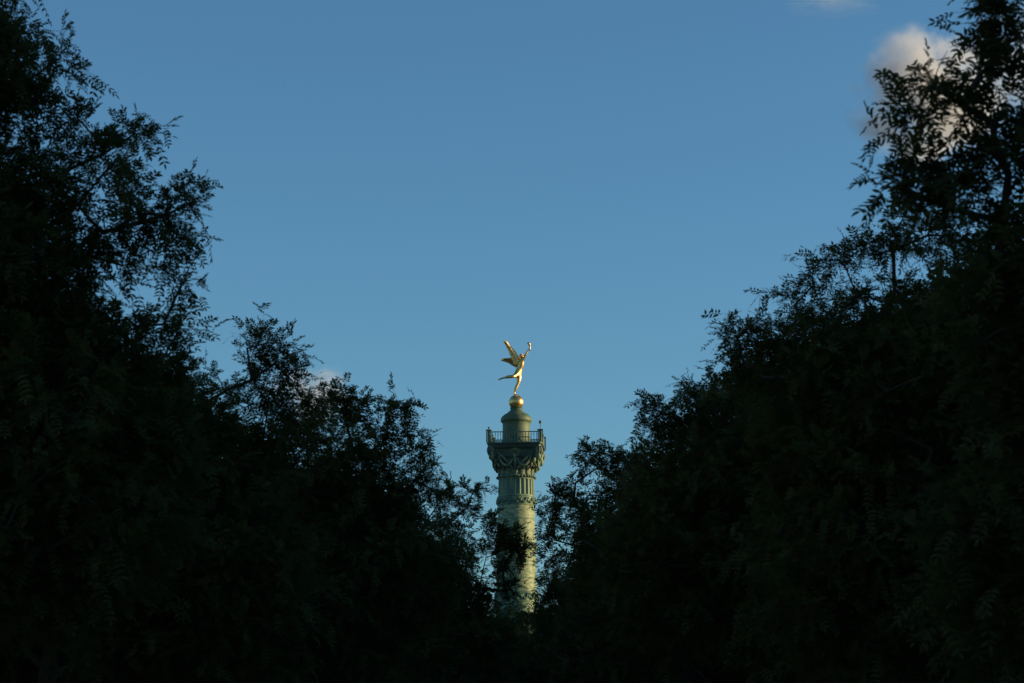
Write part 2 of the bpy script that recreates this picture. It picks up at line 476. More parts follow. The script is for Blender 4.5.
# lantern drum and its dome
def hz(v): return H(v)
bm = bmesh.new()
lathe(bm, [(1.72, zt + .002), (1.72, zt + .16), (1.54, zt + .2), (1.43, zt + .5), (1.40, hz(433)), (1.385, hz(428)), (1.39, hz(424)), (1.46, hz(422.8))], 64)
lan = obj('lantern', bm, M_lantern, col, smooth=True, autos=40)
bm = bmesh.new()
lathe(bm, [(1.46, hz(422.8) + .002), (1.57, hz(421.8)), (1.60, hz(420.6)), (1.56, hz(419.6)), (1.57, hz(418.6)), (1.46, hz(417)), (1.24, hz(415)), (1.0, hz(413.6)), (.86, hz(413)),
           (.84, hz(412.2)), (.68, hz(411.2)), (.60, hz(410.2)), (.58, hz(409)), (.66, hz(408.2)), (.60, hz(407.6))], 64)
obj('dome', bm, M_lantern, col, smooth=True, autos=40)

# ------------------------------------------------------------------ the gilded winged figure
ZS = H(396.0)
st = thing('winged_statue', 'gilded winged figure on one foot upon a golden globe, raising a torch above the column', 'statue', (CX, D, 0), 0)
def sp(u, v, y=0.0):
    q = P(u, v, D); return Vector((q.x - CX, y, q.z))
bm = bmesh.new()
ball(bm, sp(516.2, 402.3), 7.4 * PX, seg=40, rings=24)
obj('globe', bm, M_gold, st, smooth=True)
def skin(name, nodes, edges, parent, sub=2):
    me = bpy.data.meshes.new(name)
    me.from_pydata([n[0] for n in nodes], edges, [])
    o = link(name, me, M_gold, parent)
    md = o.modifiers.new('skin', 'SKIN'); md.use_smooth_shade = True
    lay = me.skin_vertices[0] if me.skin_vertices else None
    if lay is None:
        bpy.context.view_layer.objects.active = o
        bm = bmesh.new(); bm.from_mesh(me); bm.verts.layers.skin.verify(); bm.to_mesh(me); bm.free()
        lay = me.skin_vertices[0]
    for i, n in enumerate(nodes):
        r = n[1]; r = tuple(q * 1.32 for q in r) if hasattr(r, '__len__') else r * 1.32
        lay.data[i].radius = (r, r) if not hasattr(r, '__len__') else r
        lay.data[i].use_root = (i == 0)
    s = o.modifiers.new('sub', 'SUBSURF'); s.levels = sub; s.render_levels = sub
    return o
# the body faces right; y<0 is towards the avenue
N = [
 (sp(517.9, 373.0, 0.0), (.27, .25)),      # 0 pelvis
 (sp(519.3, 369.2, 0.0), (.22, .21)),      # 1 waist
 (sp(521.2, 364.6, 0.0), (.32, .28)),      # 2 chest
 (sp(521.9, 361.2, 0.0), (.27, .22)),      # 3 upper chest
 (sp(521.6, 359.0, 0.0), .115),            # 4 neck
 (sp(521.8, 357.2, 0.0), .20),             # 5 head low (jaw)
 (sp(521.5, 355.2, 0.0), .215),            # 6 head top
 # raised arm (its right), on the avenue side
 (sp(522.7, 360.4, -.28), .13),            # 7 shoulder
 (sp(525.6, 355.6, -.42), .09),           # 8 elbow
 (sp(528.3, 351.0, -.40), .065),            # 9 wrist
 (sp(529.2, 349.6, -.40), .085),           # 10 palm
 # other arm, lowered and stretched back, holding a broken chain
 (sp(521.5, 360.6, .32), .15),             # 11 shoulder
 (sp(521.9, 364.8, .72), .11),             # 12 elbow
 (sp(520.2, 368.4, .95), .075),            # 13 wrist
 (sp(519.6, 369.6, 1.0), .08),             # 14 palm
 # standing leg
 (sp(518.8, 375.2, .12), .21),             # 15 hip
 (sp(519.0, 379.6, .08), .19),             # 16 thigh
 (sp(517.9, 384.0, .04), .125),            # 17 knee
 (sp(515.9, 388.3, .02), .135),            # 18 calf
 (sp(514.4, 392.6, .0), .075),             # 19 ankle
 (sp(514.6, 394.2, .0), .07),              # 20 heel
 (sp(516.2, 395.1, .0), .07),              # 21 ball of foot
 (sp(517.4, 395.4, .0), .05),              # 22 toes
 # trailing leg, bent back
 (sp(516.6, 374.8, -.16), .21),            # 23 hip
 (sp(514.6, 377.0, -.55), .18),            # 24 thigh
 (sp(512.9, 378.0, -.80), .135),           # 25 knee
 (sp(508.6, 378.0, -.72), .135),           # 26 calf
 (sp(503.2, 379.0, -.55), .07),            # 27 ankle
 (sp(502.0, 379.2, -.53), .075),           # 28 heel
 (sp(499.6, 380.2, -.5), .06),             # 29 ball
 (sp(498.1, 380.9, -.5), .04),             # 30 toes
]
E = [(0, 1), (1, 2), (2, 3), (3, 4), (4, 5), (5, 6), (3, 7), (7, 8), (8, 9), (9, 10), (3, 11), (11, 12), (12, 13), (13, 14),
     (0, 15), (15, 16), (16, 17), (17, 18), (18, 19), (19, 20), (20, 21), (21, 22), (0, 23), (23, 24), (24, 25), (25, 26), (26, 27), (27, 28), (28, 29), (29, 30)]
body = skin('body', N, E, st)
# hands: palm already there, five separate fingers closing on what they hold
def fingers(c, axis, out, L=.15):
    axis = axis.normalized(); out = (out - axis * out.dot(axis)).normalized(); side = axis.cross(out)
    bm = bmesh.new()
    for k, l in enumerate((.92, 1.0, .95, .78)):
        b = c + axis * (k - 1.5) * .055 + out * .02
        tube(bm, [b, b + out * L * .55 * l + side * .03, b + out * L * .75 * l + side * .12 * l, b + out * L * .35 * l + side * .16 * l], [.028, .026, .023, .016], 6)
    b = c + axis * .10
    tube(bm, [b - out * .02, b + side * .08 + out * .02 + axis * .03, b + side * .13 + out * .08], [.032, .027, .018], 6)
    return bm
tor0, tor1 = sp(530.7, 351.6, -.44), sp(529.3, 344.6, -.40)
obj('hand', fingers(sp(529.4, 349.4, -.40), tor1 - tor0, Vector((1, 0, 0))), M_gold, st, smooth=True)
obj('hand', fingers(sp(519.4, 369.9, 1.0), Vector((0, 1, .2)), Vector((-.3, 0, -1))), M_gold, st, smooth=True)
# face, ears, hair
hc_ = sp(521.7, 356.4, 0)
bm = bmesh.new()
ball(bm, hc_ + Vector((.205, 0, -.02)), .045, 1, .7, 1.3, 8, 6)                       # nose
for s in (-1, 1):
    ball(bm, hc_ + Vector((.185, s * .075, .03)), .030, .6, 1, .7, 8, 6)            # eye
    ball(bm, hc_ + Vector((.17, s * .075, .07)), .035, .6, 1.3, .4, 8, 6)           # brow
    ball(bm, hc_ + Vector((.0, s * .185, .0)), .05, .7, .4, 1.2, 8, 6)              # ear
ball(bm, hc_ + Vector((.175, 0, -.105)), .04, .6, 1.3, .4, 8, 6)                     # mouth
ball(bm, hc_ + Vector((.15, 0, -.17)), .055, 1, 1, .8, 8, 6)                         # chin
ball(bm, hc_ + Vector((.0, 0, .0)), .195, 1.0, .9, 1.1, 14, 10)
obj('face', bm, M_gold, st, smooth=True)
bm = bmesh.new(); rng = random.Random(4)
for i in range(46):
    a = rng.uniform(0, 2 * math.pi); e = rng.uniform(-.3, 1.5)
    d = Vector((math.cos(a) * math.cos(e), math.sin(a) * math.cos(e), math.sin(e)))
    if d.x > .55 and d.z < .75: continue
    ball(bm, hc_ + Vector((-.02, 0, .04)) + d * .20, rng.uniform(.04, .065), seg=7, rings=5)
ball(bm, sp(521.6, 353.9, 0) + Vector((.02, 0, 0)), .055, .8, .8, 1.2, 8, 6)          # star above the brow
obj('hair', bm, M_gold, st, smooth=True)
# torch
bm = bmesh.new(); ax = tor1 - tor0
tube(bm, [tor0, tor0 + ax * .3, tor0 + ax * .7, tor0 + ax * .78, tor0 + ax * .88, tor0 + ax * .9], [.035, .05, .075, .13, .15, .08], 10)
tor = obj('torch', bm, M_gold, st, smooth=True)
bm = bmesh.new()
f0 = tor0 + ax * .88
tube(bm, [f0, f0 + Vector((-.04, 0, .10)), f0 + Vector((-.16, 0, .17)), f0 + Vector((-.27, 0, .15))], [.10, .11, .09, .02], 8)
tube(bm, [f0, f0 + Vector((.0, .02, .14)), f0 + Vector((-.07, .02, .27))], [.09, .07, .01], 8)
obj('flame', bm, M_gold, tor, smooth=True)
# broken chain
bm = bmesh.new(); c0 = sp(519.2, 370.6, 1.0)
for k in range(5):
    M = Matrix.Translation(c0 + Vector((0, 0, -.1 * k))) @ Matrix.Rotation(k * math.pi / 2, 4, 'Z') @ Matrix.Rotation(math.pi / 2, 4, 'X')
    pts = [M @ Vector((.045 * math.cos(t), .075 * math.sin(t), 0)) for t in [i * math.pi / 5 for i in range(11)]]
    tube(bm, pts, .015, 5)
obj('chain', bm, M_gold, st, smooth=True)
# wings: a thick leading arm with overlapping feathers
def wing(root, wrist, tip, trail, yspread, n=13):
    """root, wrist, tip along the leading edge; the feathers sweep back towards trail"""
    bm = bmesh.new()
    arm = [root, root.lerp(wrist, .55) + Vector((0, yspread * .3, 0)), wrist, wrist.lerp(tip, .5), tip]
    tube(bm, arm, [.15, .14, .12, .07, .03], 8)
    def along(t):
        q = t * 3.999; i = int(q); return arm[i].lerp(arm[i + 1], q - i)
    for row, (lf, wf, yo) in enumerate(((1.0, .27, 0.0), (.62, .20, -.06), (.36, .17, -.11))):
        for k in range(n):
            t = k / (n - 1)
            a = along(t * .96)
            d0 = (trail[0] - root); d1 = (trail[1] - wrist); d2 = (tip - wrist).normalized() * .35 + (trail[1] - wrist) * .30
            d = d0.lerp(d1, min(1, t * 2)) if t < .5 else d1.lerp(d2, (t - .5) * 2)
            L = d.length * lf; d.normalize()
            nrm = Vector((0, 1, 0)); w = d.cross(nrm).normalized()
            o = a + Vector((0, yo + .012 * (k % 2), 0))
            ring = []
            for s_, ww in ((0, .6), (.45, 1.0), (.8, .85), (.95, .45), (1.0, .08)):
                c = o + d * L * s_ + Vector((0, yspread * .25 * s_, 0))
                ring.append([c - w * wf * ww * .5, c + nrm * .028 * (1 - s_ * .6), c + w * wf * ww * .5, c - nrm * .028 * (1 - s_ * .6)])
            vv = [[bm.verts.new(p) for p in r_] for r_ in ring]
            for A, B in zip(vv, vv[1:]):
                for j in range(4): bm.faces.new((A[j], A[(j + 1) % 4], B[(j + 1) % 4], B[j]))
            bm.faces.new(vv[0][::-1]); bm.faces.new(vv[-1])
    return bm
obj('wing', wing(sp(520.3, 362.3, -.10), sp(514.5, 352.2, -.35), sp(507.0, 343.8, -.6), (sp(513.2, 363.8, -.25), sp(508.6, 353.4, -.5)), -.3), M_gold, st)
obj('wing', wing(sp(519.8, 362.0, .12), sp(511.5, 357.2, .75), sp(503.8, 356.3, 1.3), (sp(515.4, 366.4, .4), sp(509.0, 361.6, .9)), .5), M_gold, st)

# ------------------------------------------------------------------ trees
def orient(v, n):
    return v / np.maximum(np.linalg.norm(v, axis=n, keepdims=True), 1e-9)

def sample_blobs(rng, blobs, spacing):
    """points roughly one spacing apart inside the union of the crown's lobes"""
    pts = []
    for (c, r, dens) in blobs:
        vol = 4.19 * r[0] * r[1] * r[2]
        n = max(3, int(vol / spacing ** 3 * dens))
        p = rng.normal(size=(n, 3)); p = orient(p, 1) * (rng.random((n, 1)) ** (1 / 2.6))
        p = p * np.array(r) + np.array(c)
        pts.append(p)
    p = np.concatenate(pts)
    return p[p[:, 2] > 1.9]

def grow(rng, base, crown_z, pts, seg=0.45):
    """join every foliage point to the nearest limb, starting at the trunk: returns nodes, parents"""
    top = np.array([base[0] + rng.uniform(-.3, .3), base[1] + rng.uniform(-.3, .3), crown_z])
    nt = max(4, int(crown_z / .5))
    nodes = [np.array([base[0], base[1], 0.0]) * (1 - i / nt) + top * (i / nt) + np.array([math.sin(i * .9), math.cos(i * .7), 0]) * .04 * (i > 0) for i in range(nt + 1)]
    par = [-1] + list(range(nt)); plen = [i * crown_z / nt for i in range(nt + 1)]
    n_trunk = len(nodes)
    order = np.argsort(np.linalg.norm(pts - top, axis=1) + rng.random(len(pts)) * .6)
    cap_ = len(pts) * 14 + 100
    A = np.zeros((cap_, 3)); Lp = np.zeros(cap_); Pa = np.full(cap_, -1, int)
    k = len(nodes); A[:k] = nodes; Lp[:k] = plen; Pa[:k] = par
    lo = max(1, int(nt * .55))
    tips = []
    for oi in order:
        p = pts[oi]
        d = np.linalg.norm(A[lo:k] - p, axis=1) + .18 * Lp[lo:k] + .5 * np.maximum(0, A[lo:k, 2] - p[2] - .1)
        j = lo + int(np.argmin(d)); q = A[j]
        dist = np.linalg.norm(p - q); m = max(1, min(12, int(dist / seg)))
        bend = rng.normal(size=3) * dist * .07 + np.array([0, 0, dist * .07])
        b2 = rng.normal(size=3) * dist * .06; b3 = rng.normal(size=3) * dist * .045
        last = j
        for i in range(1, m + 1):
            t = i / m
            if k >= cap_: break
            A[k] = q * (1 - t) + p * t + bend * math.sin(math.pi * t) + b2 * math.sin(2 * math.pi * t) + b3 * math.sin(3 * math.pi * t)
            Pa[k] = last; Lp[k] = Lp[last] + dist / m; last = k; k += 1
        tips.append(last)
    return A[:k], Pa[:k], np.array(tips), n_trunk

def limb_mesh(name, A, Pa, tips, r_tip, n_trunk, r_base):
    k = len(A); cnt = np.zeros(k); cnt[tips] += 1
    for i in range(k - 1, 0, -1): cnt[Pa[i]] += cnt[i]
    rad = np.maximum(r_tip * .6, r_tip * np.maximum(cnt, .3) ** .41)
    rad *= np.where(np.arange(k) < n_trunk, 1.0, 1.0)
    s = r_base / rad[0]
    w = np.clip((rad - r_tip) / max(rad[0] - r_tip, 1e-6), 0, 1)
    rad = rad * (1 + (s - 1) * w)
    rad[0] *= 1.35
    ch = np.arange(1, k); pa = Pa[1:]
    a = A[pa]; b = A[ch]; ra = np.minimum(rad[pa], rad[ch] * 1.35); rb = rad[ch]
    d = orient(b - a, 1); ref = np.where(np.abs(d[:, 2:3]) < .9, np.array([[0, 0, 1.]]), np.array([[1., 0, 0]]))
    u = orient(np.cross(d, ref), 1); w_ = np.cross(d, u)
    ns = 6
    th = np.arange(ns) * 2 * math.pi / ns
    ring = u[:, None, :] * np.cos(th)[None, :, None] + w_[:, None, :] * np.sin(th)[None, :, None]
    ext = d * (rb * .4)[:, None]
    va = a[:, None] + ring * ra[:, None, None]; vb = (b + ext)[:, None] + ring * rb[:, None, None]
    verts = np.concatenate([va, vb], 1).reshape(-1, 3)
    i0 = (np.arange(len(ch)) * 2 * ns)[:, None]
    i = np.arange(ns)[None]; j = (i + 1) % ns
    quads = np.stack([i0 + i, i0 + j, i0 + ns + j, i0 + ns + i], 2).reshape(-1, 4)
    me = np_mesh(name, verts, quads)
    me.polygons.foreach_set('use_smooth', np.ones(len(quads), bool))
    return me

def rot_about(v, axis, ang):
    c = np.cos(ang)[..., None]; s = np.sin(ang)[..., None]
    return v * c + np.cross(axis, v) * s + axis * (np.sum(axis * v, -1, keepdims=True)) * (1 - c)

def foliage(rng, A, Pa, tips, dens, twigs, leaves, pairs, leaf_len, lw, fine):
    """twigs at each limb end, pinnate leaves along each twig, paired leaflets along each leaf"""
    tip = A[tips]; bd = orient(tip - A[Pa[tips]], 1)
    T = len(tips)
    # twigs
    tc = np.repeat(tip, twigs, 0); bdr = np.repeat(bd, twigs, 0)
    n = len(tc)
    rd = orient(rng.normal(size=(n, 3)), 1)
    td = orient(bdr * .7 + rd * .95 + np.array([0, 0, .15]), 1)
    tl = rng.uniform(.28, .62, (n, 1)) * dens
    # leaves on twigs
    s = (np.arange(leaves) + .6) / leaves
    lp = tc[:, None] + td[:, None] * tl[:, None] * s[None, :, None] - np.array([0, 0, 1.]) * (.10 * dens * s ** 2)[None, :, None] + rng.normal(size=(n, leaves, 3)) * .02
    r2 = orient(rng.normal(size=(n, leaves, 3)), 2)
    ld = orient(td[:, None] * .55 + r2 * .85 + np.array([0, 0, -.12]), 2)
    lp = lp.reshape(-1, 3); ld = ld.reshape(-1, 3); m = len(lp)
    L = rng.uniform(.5, 1.3, (m, 1)) * leaf_len
    up = np.array([[0, 0, 1.]]) + rng.normal(size=(m, 3)) * .35
    side = orient(np.cross(ld, up), 1); nn = np.cross(side, ld)
    # leaflets
    ks = (np.arange(pairs) + 1.0) / (pairs + .35)
    out = []
    for sg in (-1, 1):
        c = lp[:, None] + ld[:, None] * (L * 1.0)[:, None] * ks[None, :, None] - np.array([0, 0, 1.]) * (.22 * L * ks[None] ** 2)[..., None]
        dv = orient(ld[:, None] * .55 + side[:, None] * sg * .95 + nn[:, None] * rng.uniform(-.35, .15, (m, pairs, 1)) + rng.normal(size=(m, pairs, 3)) * .13, 2)
        out.append((c, dv))
    # terminal leaflet
    c = lp[:, None] + ld[:, None] * L[:, None] * 1.0 - np.array([0, 0, 1.]) * (.22 * L)[..., None]
    out.append((c, orient(ld[:, None] + np.array([0, 0, -.3]), 2)))
    cc = np.concatenate([o[0] for o in out], 1); dd = np.concatenate([o[1] for o in out], 1)
    nq = cc.shape[1]
    nrm = np.repeat(nn[:, None], nq, 1)
    cc = cc.reshape(-1, 3); dd = dd.reshape(-1, 3); nrm = nrm.reshape(-1, 3)
    k = len(cc)
    wv = orient(np.cross(dd, nrm), 1); up2 = np.cross(wv, dd)
    ll = (L.repeat(nq, 0) * rng.uniform(.24, .33, (k, 1))) * lw[0]
    ww = ll * lw[1]
    if fine:
        v0 = cc; v3 = cc + dd * ll - up2 * ll * .08
        l1 = cc + dd * ll * .28 + wv * ww * .5 + up2 * ww * .15; l2 = cc + dd * ll * .68 + wv * ww * .42 + up2 * ww * .1
        r1 = cc + dd * ll * .28 - wv * ww * .5 + up2 * ww * .15; r2_ = cc + dd * ll * .68 - wv * ww * .42 + up2 * ww * .1
        V = np.stack([v0, l1, l2, v3, r2_, r1], 1).reshape(-1, 3)
        b = (np.arange(k) * 6)[:, None]
        Q = np.concatenate([b + np.array([[0, 1, 2, 3]]), b + np.array([[0, 3, 4, 5]])], 0)
    else:
        V = np.stack([cc, cc + dd * ll * .45 + wv * ww * .5, cc + dd * ll, cc + dd * ll * .45 - wv * ww * .5], 1).reshape(-1, 3)
        Q = np.arange(k * 4).reshape(-1, 4)
    # thin stalks of the leaves (rachis) as narrow strips
    e = lp + ld * L - np.array([0, 0, 1.]) * (.22 * L)
    mid = lp + ld * L * .5 - np.array([0, 0, 1.]) * (.055 * L)
    sw = side * .0022 * (1 if fine else 1.6)
    S1 = np.stack([lp - sw, lp + sw, mid + sw, mid - sw, e + sw, e - sw], 1).reshape(-1, 3)
    b = (np.arange(m) * 6)[:, None]
    Q2 = np.concatenate([b + np.array([[0, 1, 2, 3]]), b + np.array([[3, 2, 4, 5]])], 0) + len(V)
    tw = np.cross(td, orient(rng.normal(size=(n, 3)), 1)); tw = orient(tw, 1) * .004
    te = tc + td * tl - np.array([0, 0, 1.]) * .10 * dens
    tm = tc + td * tl * .5 - np.array([0, 0, 1.]) * .025 * dens
    S2 = np.stack([tc - tw, tc + tw, tm + tw, tm - tw, te + tw * .4, te - tw * .4], 1).reshape(-1, 3)
    b = (np.arange(n) * 6)[:, None]
    Q3 = np.concatenate([b + np.array([[0, 1, 2, 3]]), b + np.array([[3, 2, 4, 5]])], 0) + len(V) + len(S1)
    return np.concatenate([V, S1, S2]), np.concatenate([Q, Q2, Q3])

def tree(name, label, seed, base, crown_z, lobes, spacing=.62, twigs=4, leaves=6, pairs=5, leaf_len=.20, lw=(1.0, .42), fine=False, m=None, r_base=.17, group=None, spread=1.0):
    rng = np.random.default_rng(seed)
    blobs = []
    for lb in lobes:
        c, r = lb[0], lb[1]; dn = lb[2] if len(lb) > 2 else 1.0
        r = (r, r, r) if not hasattr(r, '__len__') else r
        blobs.append((c, r, dn))
    pts = sample_blobs(rng, blobs, spacing)
    A, Pa, tips, nt = grow(rng, base, crown_z, pts)
    t = thing(name, label, 'tree', (base[0], base[1], 0), 0, group)
    off = np.array([base[0], base[1], 0.0])
    A = A - off
    link('trunk', limb_mesh('trunk', A, Pa, tips, .0065, nt, r_base), M_bark, t)
    V, Q = foliage(rng, A, Pa, tips, spread, twigs, leaves, pairs, leaf_len, lw, fine)
    link('crown', np_mesh('crown', V, Q), m or M_leaf, t)
    return t, len(Q)

def px(u, v, r, y, k=1.0, ry=None):
    """a crown lobe: centre and radius measured in the survey photograph, at its own distance"""
    c = P(u, v, y); s = mpp(v, y)
    r = max(r - .30 / s * (.8 if y < 26 else 1.0), r * .33, 2.5)
    if v > 230 or abs(u - 512) > 480: k *= 2.6 if r * s > 1.0 else (2.2 if r * s > .45 else 1.25)
    rr = (r * s if not hasattr(r, '__len__') else r[0] * s, (ry if ry else (r if not hasattr(r, '__len__') else r[0]) * s), r * s if not hasattr(r, '__len__') else r[1] * s)
    return (tuple(c), rr, k)

GL = 'trees of the left row along the avenue'
GR = 'trees of the right row along the avenue'
total = 0
# left row -----------------------------------------------------------
Y = 23.0
t, q = tree('pagoda_tree', 'tall tree filling the top left corner, its open feathery twigs against the sky', 11, (-6.6, 24.2), 4.2, [
    px(-60, 60, 125, Y, .8), px(-30, 260, 150, Y, .9), px(40, 470, 190, Y, .6), px(40, 160, 62, Y, .9), px(43, 100, 34, Y, .9), px(22, 45, 42, Y, .8), px(58, 55, 14, Y - .6, 1.2),
    px(75, 170, 34, Y, .9), px(101, 150, 22, Y, .9), px(118, 160, 18, Y - .5, 1.0), px(148, 218, 20, Y, 1.5), px(163, 215, 20, Y, 1.4), px(131, 200, 16, Y + .3, 1.2), px(173, 232, 12, Y, 1.2), px(92, 225, 55, Y, .9),
    px(123, 260, 34, Y + .4, .9), px(179, 285, 16, Y, 1.5), px(178, 335, 20, Y + .5, 1.3), px(142, 320, 48, Y, .9), px(75, 330, 80, Y, .9), px(83, 120, 15, Y, .6), px(133, 132, 12, Y, .5), px(188, 205, 10, Y, .6)],
    spacing=.38, twigs=4, leaves=6, pairs=5, leaf_len=.19, lw=(1.05, .36), fine=True, spread=.72, group=GL); total += q
Y = 31.0
t, q = tree('pagoda_tree', 'dark tree just right of and below the tall corner tree of the left row', 12, (-6.2, 31.5), 4.0, [
    px(110, 450, 130, Y, 0.9), px(60, 500, 180, Y + 1, .5), px(207, 421, 58, Y, 0.9), px(254, 381, 24, Y, 1.1), px(250, 347, 11, Y, 1.6), px(275, 362, 12, Y, 1.5), px(289, 374, 10, Y, 1.1), px(267, 411, 30, Y, 1),
    px(224, 388, 24, Y, 0.9), px(172, 401, 40, Y, 1), px(250, 470, 90, Y, .9), px(190, 600, 150, Y, .8), px(300, 404, 12, Y, 1.2), px(267, 342, 6, Y, 1.0)],
    spacing=.48, twigs=4, leaves=6, pairs=5, leaf_len=.20, lw=(1.1, .40), spread=.85, group=GL); total += q
Y = 41.0
t, q = tree('pagoda_tree', 'third tree of the left row, its ragged top stepping down towards the column', 13, (-5.6, 41.5), 4.4, [
    px(330, 480, 95, Y, .9), px(346, 417, 26, Y, 1.2), px(358, 409, 14, Y, 1.5), px(388, 413, 13, Y, 1.6), px(400, 407, 8, Y, 1.4), px(331, 402, 10, Y, 1.4), px(348, 400, 8, Y, 1.4), px(314, 422, 20, Y, 1.0), px(381, 447, 22, Y, .9), px(408, 435, 11, Y, 1.5),
    px(420, 453, 10, Y, 1.5), px(396, 487, 40, Y, .9), px(424, 475, 8, Y, 1.5), px(400, 560, 90, Y, .9), px(300, 600, 140, Y, .8), px(374, 472, 34, Y, .9), px(433, 492, 12, Y, 1.0)],
    spacing=.62, twigs=4, leaves=6, pairs=5, leaf_len=.22, lw=(1.15, .42), spread=.8, group=GL); total += q
Y = 54.0
t, q = tree('pagoda_tree', 'low crowned tree of the left row, its twigs crossing the column shaft', 14, (-4.6, 55.0), 4.4, [
    px(440, 560, 58, Y, 0.9), px(472, 492, 12, Y, 1.6), px(468, 510, 18, Y, 2.6), px(446, 492, 14, Y, 1.4), px(494, 520, 13, Y, 3), px(488, 550, 26, Y, 2), px(508, 532, 12, Y, 2.6), px(510, 546, 15, Y, 2.8), px(516, 549, 8, Y, 2.2), px(501, 572, 14, Y, 2.2), px(478, 600, 34, Y, 1.8),
    px(496, 640, 36, Y, 1.6), px(440, 640, 80, Y, 0.8), px(508, 590, 10, Y, 2)],
    spacing=.66, twigs=4, leaves=6, pairs=5, leaf_len=.24, lw=(1.2, .45), spread=.75, group=GL); total += q
# right row ----------------------------------------------------------
Y = 17.0
t, q = tree('pagoda_tree', 'near tree filling the top right corner, paired leaflets sharp against the small cloud', 21, (5.6, 18.2), 3.6, [
    px(1090, 130, 110, Y, 1.36), px(1001, 45, 30, Y, 2.04), px(1016, 30, 28, Y, 1.87), px(986, 72, 21, Y, 1), px(966, 105, 20, Y, 0.6), px(932, 84, 6, Y, 0.3), px(918, 108, 6, Y, 0.3), px(991, 130, 38, Y, 1.7), px(1000, 170, 62, Y, 1.7), px(971, 168, 26, Y, 1.36),
    px(1056, 100, 50, Y, 1.7), px(908, 172, 12, Y, 1.6), px(904, 186, 9, Y, 1.5), px(941, 170, 12, Y, 1.2), px(956, 205, 30, Y, 0.8), px(985, 240, 70, Y, 1.53), px(1080, 330, 150, Y, 1.36), px(991, 10, 16, Y, 1.2), px(1060, 560, 170, Y, 1.02), px(1001, 2, 14, Y, 1)],
    spacing=.34, twigs=3, leaves=5, pairs=5, leaf_len=.20, lw=(1.15, .36), fine=True, spread=.62, m=M_leaf2, r_base=.11, group=GR); total += q
Y = 29.0
t, q = tree('pagoda_tree', 'second tree of the right row, broad crown below the near corner tree', 22, (6.2, 29.8), 4.2, [
    px(900, 400, 150, Y, .9), px(863, 316, 62, Y, 1.0), px(841, 266, 18, Y, 1.3), px(871, 252, 22, Y, 1.2), px(903, 248, 26, Y, 1.1), px(815, 284, 16, Y, 1.3), px(793, 306, 24, Y, 1.1), px(765, 321, 18, Y, 1.2), px(745, 331, 14, Y, 1.5), px(738, 338, 9, Y, 1.4),
    px(773, 361, 34, Y, 1.0), px(925, 240, 30, Y, 1.4), px(905, 222, 18, Y, 1.3), px(940, 212, 26, Y, 1.4), px(960, 230, 40, Y, 1.2), px(890, 245, 24, Y, 1.2), px(748, 368, 16, Y, 1.0), px(800, 400, 70, Y, .9), px(953, 306, 60, Y, .9), px(880, 560, 170, Y, .8), px(1000, 450, 120, Y, .8), px(800, 470, 70, Y, .9)],
    spacing=.48, twigs=4, leaves=6, pairs=5, leaf_len=.20, lw=(1.1, .40), spread=.85, group=GR); total += q
Y = 40.0
t, q = tree('pagoda_tree', 'third tree of the right row, between the broad crown and the low one', 23, (6.0, 41.0), 4.4, [
    px(740, 460, 90, Y, .9), px(702, 403, 20, Y, 1.4), px(692, 393, 10, Y, 1.5), px(712, 390, 12, Y, 1.4), px(737, 403, 26, Y, 1.1), px(667, 416, 14, Y, 1.4), px(660, 430, 20, Y, 1.2), px(682, 438, 34, Y, 1.1), px(792, 418, 34, Y, 0.9), px(662, 484, 50, Y, 1.0),
    px(690, 560, 110, Y, .8), px(800, 580, 120, Y, .7), px(654, 410, 7, Y, 1.2)],
    spacing=.55, twigs=4, leaves=6, pairs=5, leaf_len=.22, lw=(1.15, .42), spread=.8, group=GR); total += q
Y = 53.0
t, q = tree('pagoda_tree', 'farthest tree of the right row, low crown touching the right side of the column shaft', 24, (4.8, 54.0), 4.4, [
    px(620, 540, 60, Y, 1), px(600, 466, 18, Y, 1.3), px(590, 454, 10, Y, 1.4), px(612, 458, 14, Y, 1.3), px(628, 456, 20, Y, 1.2), px(575, 484, 13, Y, 1.4), px(559, 498, 10, Y, 2.8), px(578, 506, 26, Y, 2.2), px(549, 518, 9, Y, 2.6), px(553, 541, 17, Y, 2.4),
    px(546, 566, 14, Y, 2.4), px(558, 596, 28, Y, 2), px(541, 621, 16, Y, 2), px(553, 656, 34, Y, 1.8), px(640, 620, 80, Y, 0.8)],
    spacing=.66, twigs=4, leaves=6, pairs=5, leaf_len=.24, lw=(1.2, .45), spread=.75, group=GR); total += q

# fill trees farther down the avenue and behind the near rows: one built, the rest copies
def copy_tree(o, loc, rz, sc, label, group):
    r = o.copy(); C.objects.link(r); r.location = loc; r.rotation_euler = (0, 0, rz); r.scale = (sc, sc, sc)
    r['label'] = label; r['group'] = group
    for ch in o.children:
        c = ch.copy(); C.objects.link(c); c.parent = r
    return r
GB = 'avenue trees farther back behind the two front rows'
proto, q = tree('pagoda_tree', 'dark leafy tree deep in the left row, almost wholly behind the front crowns', 31, (-9.0, 36.0), 3.8, [
    ((-9.0, 36, 6.6), (3.6, 3.6, 3.0), 1.7), ((-10.5, 36, 4.6), (2.8, 2.8, 2.0), 1.6), ((-7.4, 36.4, 4.8), (2.6, 2.8, 2.0), 1.6), ((-9.0, 34.5, 4.2), (2.8, 2.6, 1.8), 1.6), ((-9, 37.5, 4.2), (2.8, 2.4, 1.8), 1.6)],
    spacing=.62, twigs=4, leaves=6, pairs=4, leaf_len=.25, lw=(1.3, .48), m=M_leaf2, group=GB); total += q
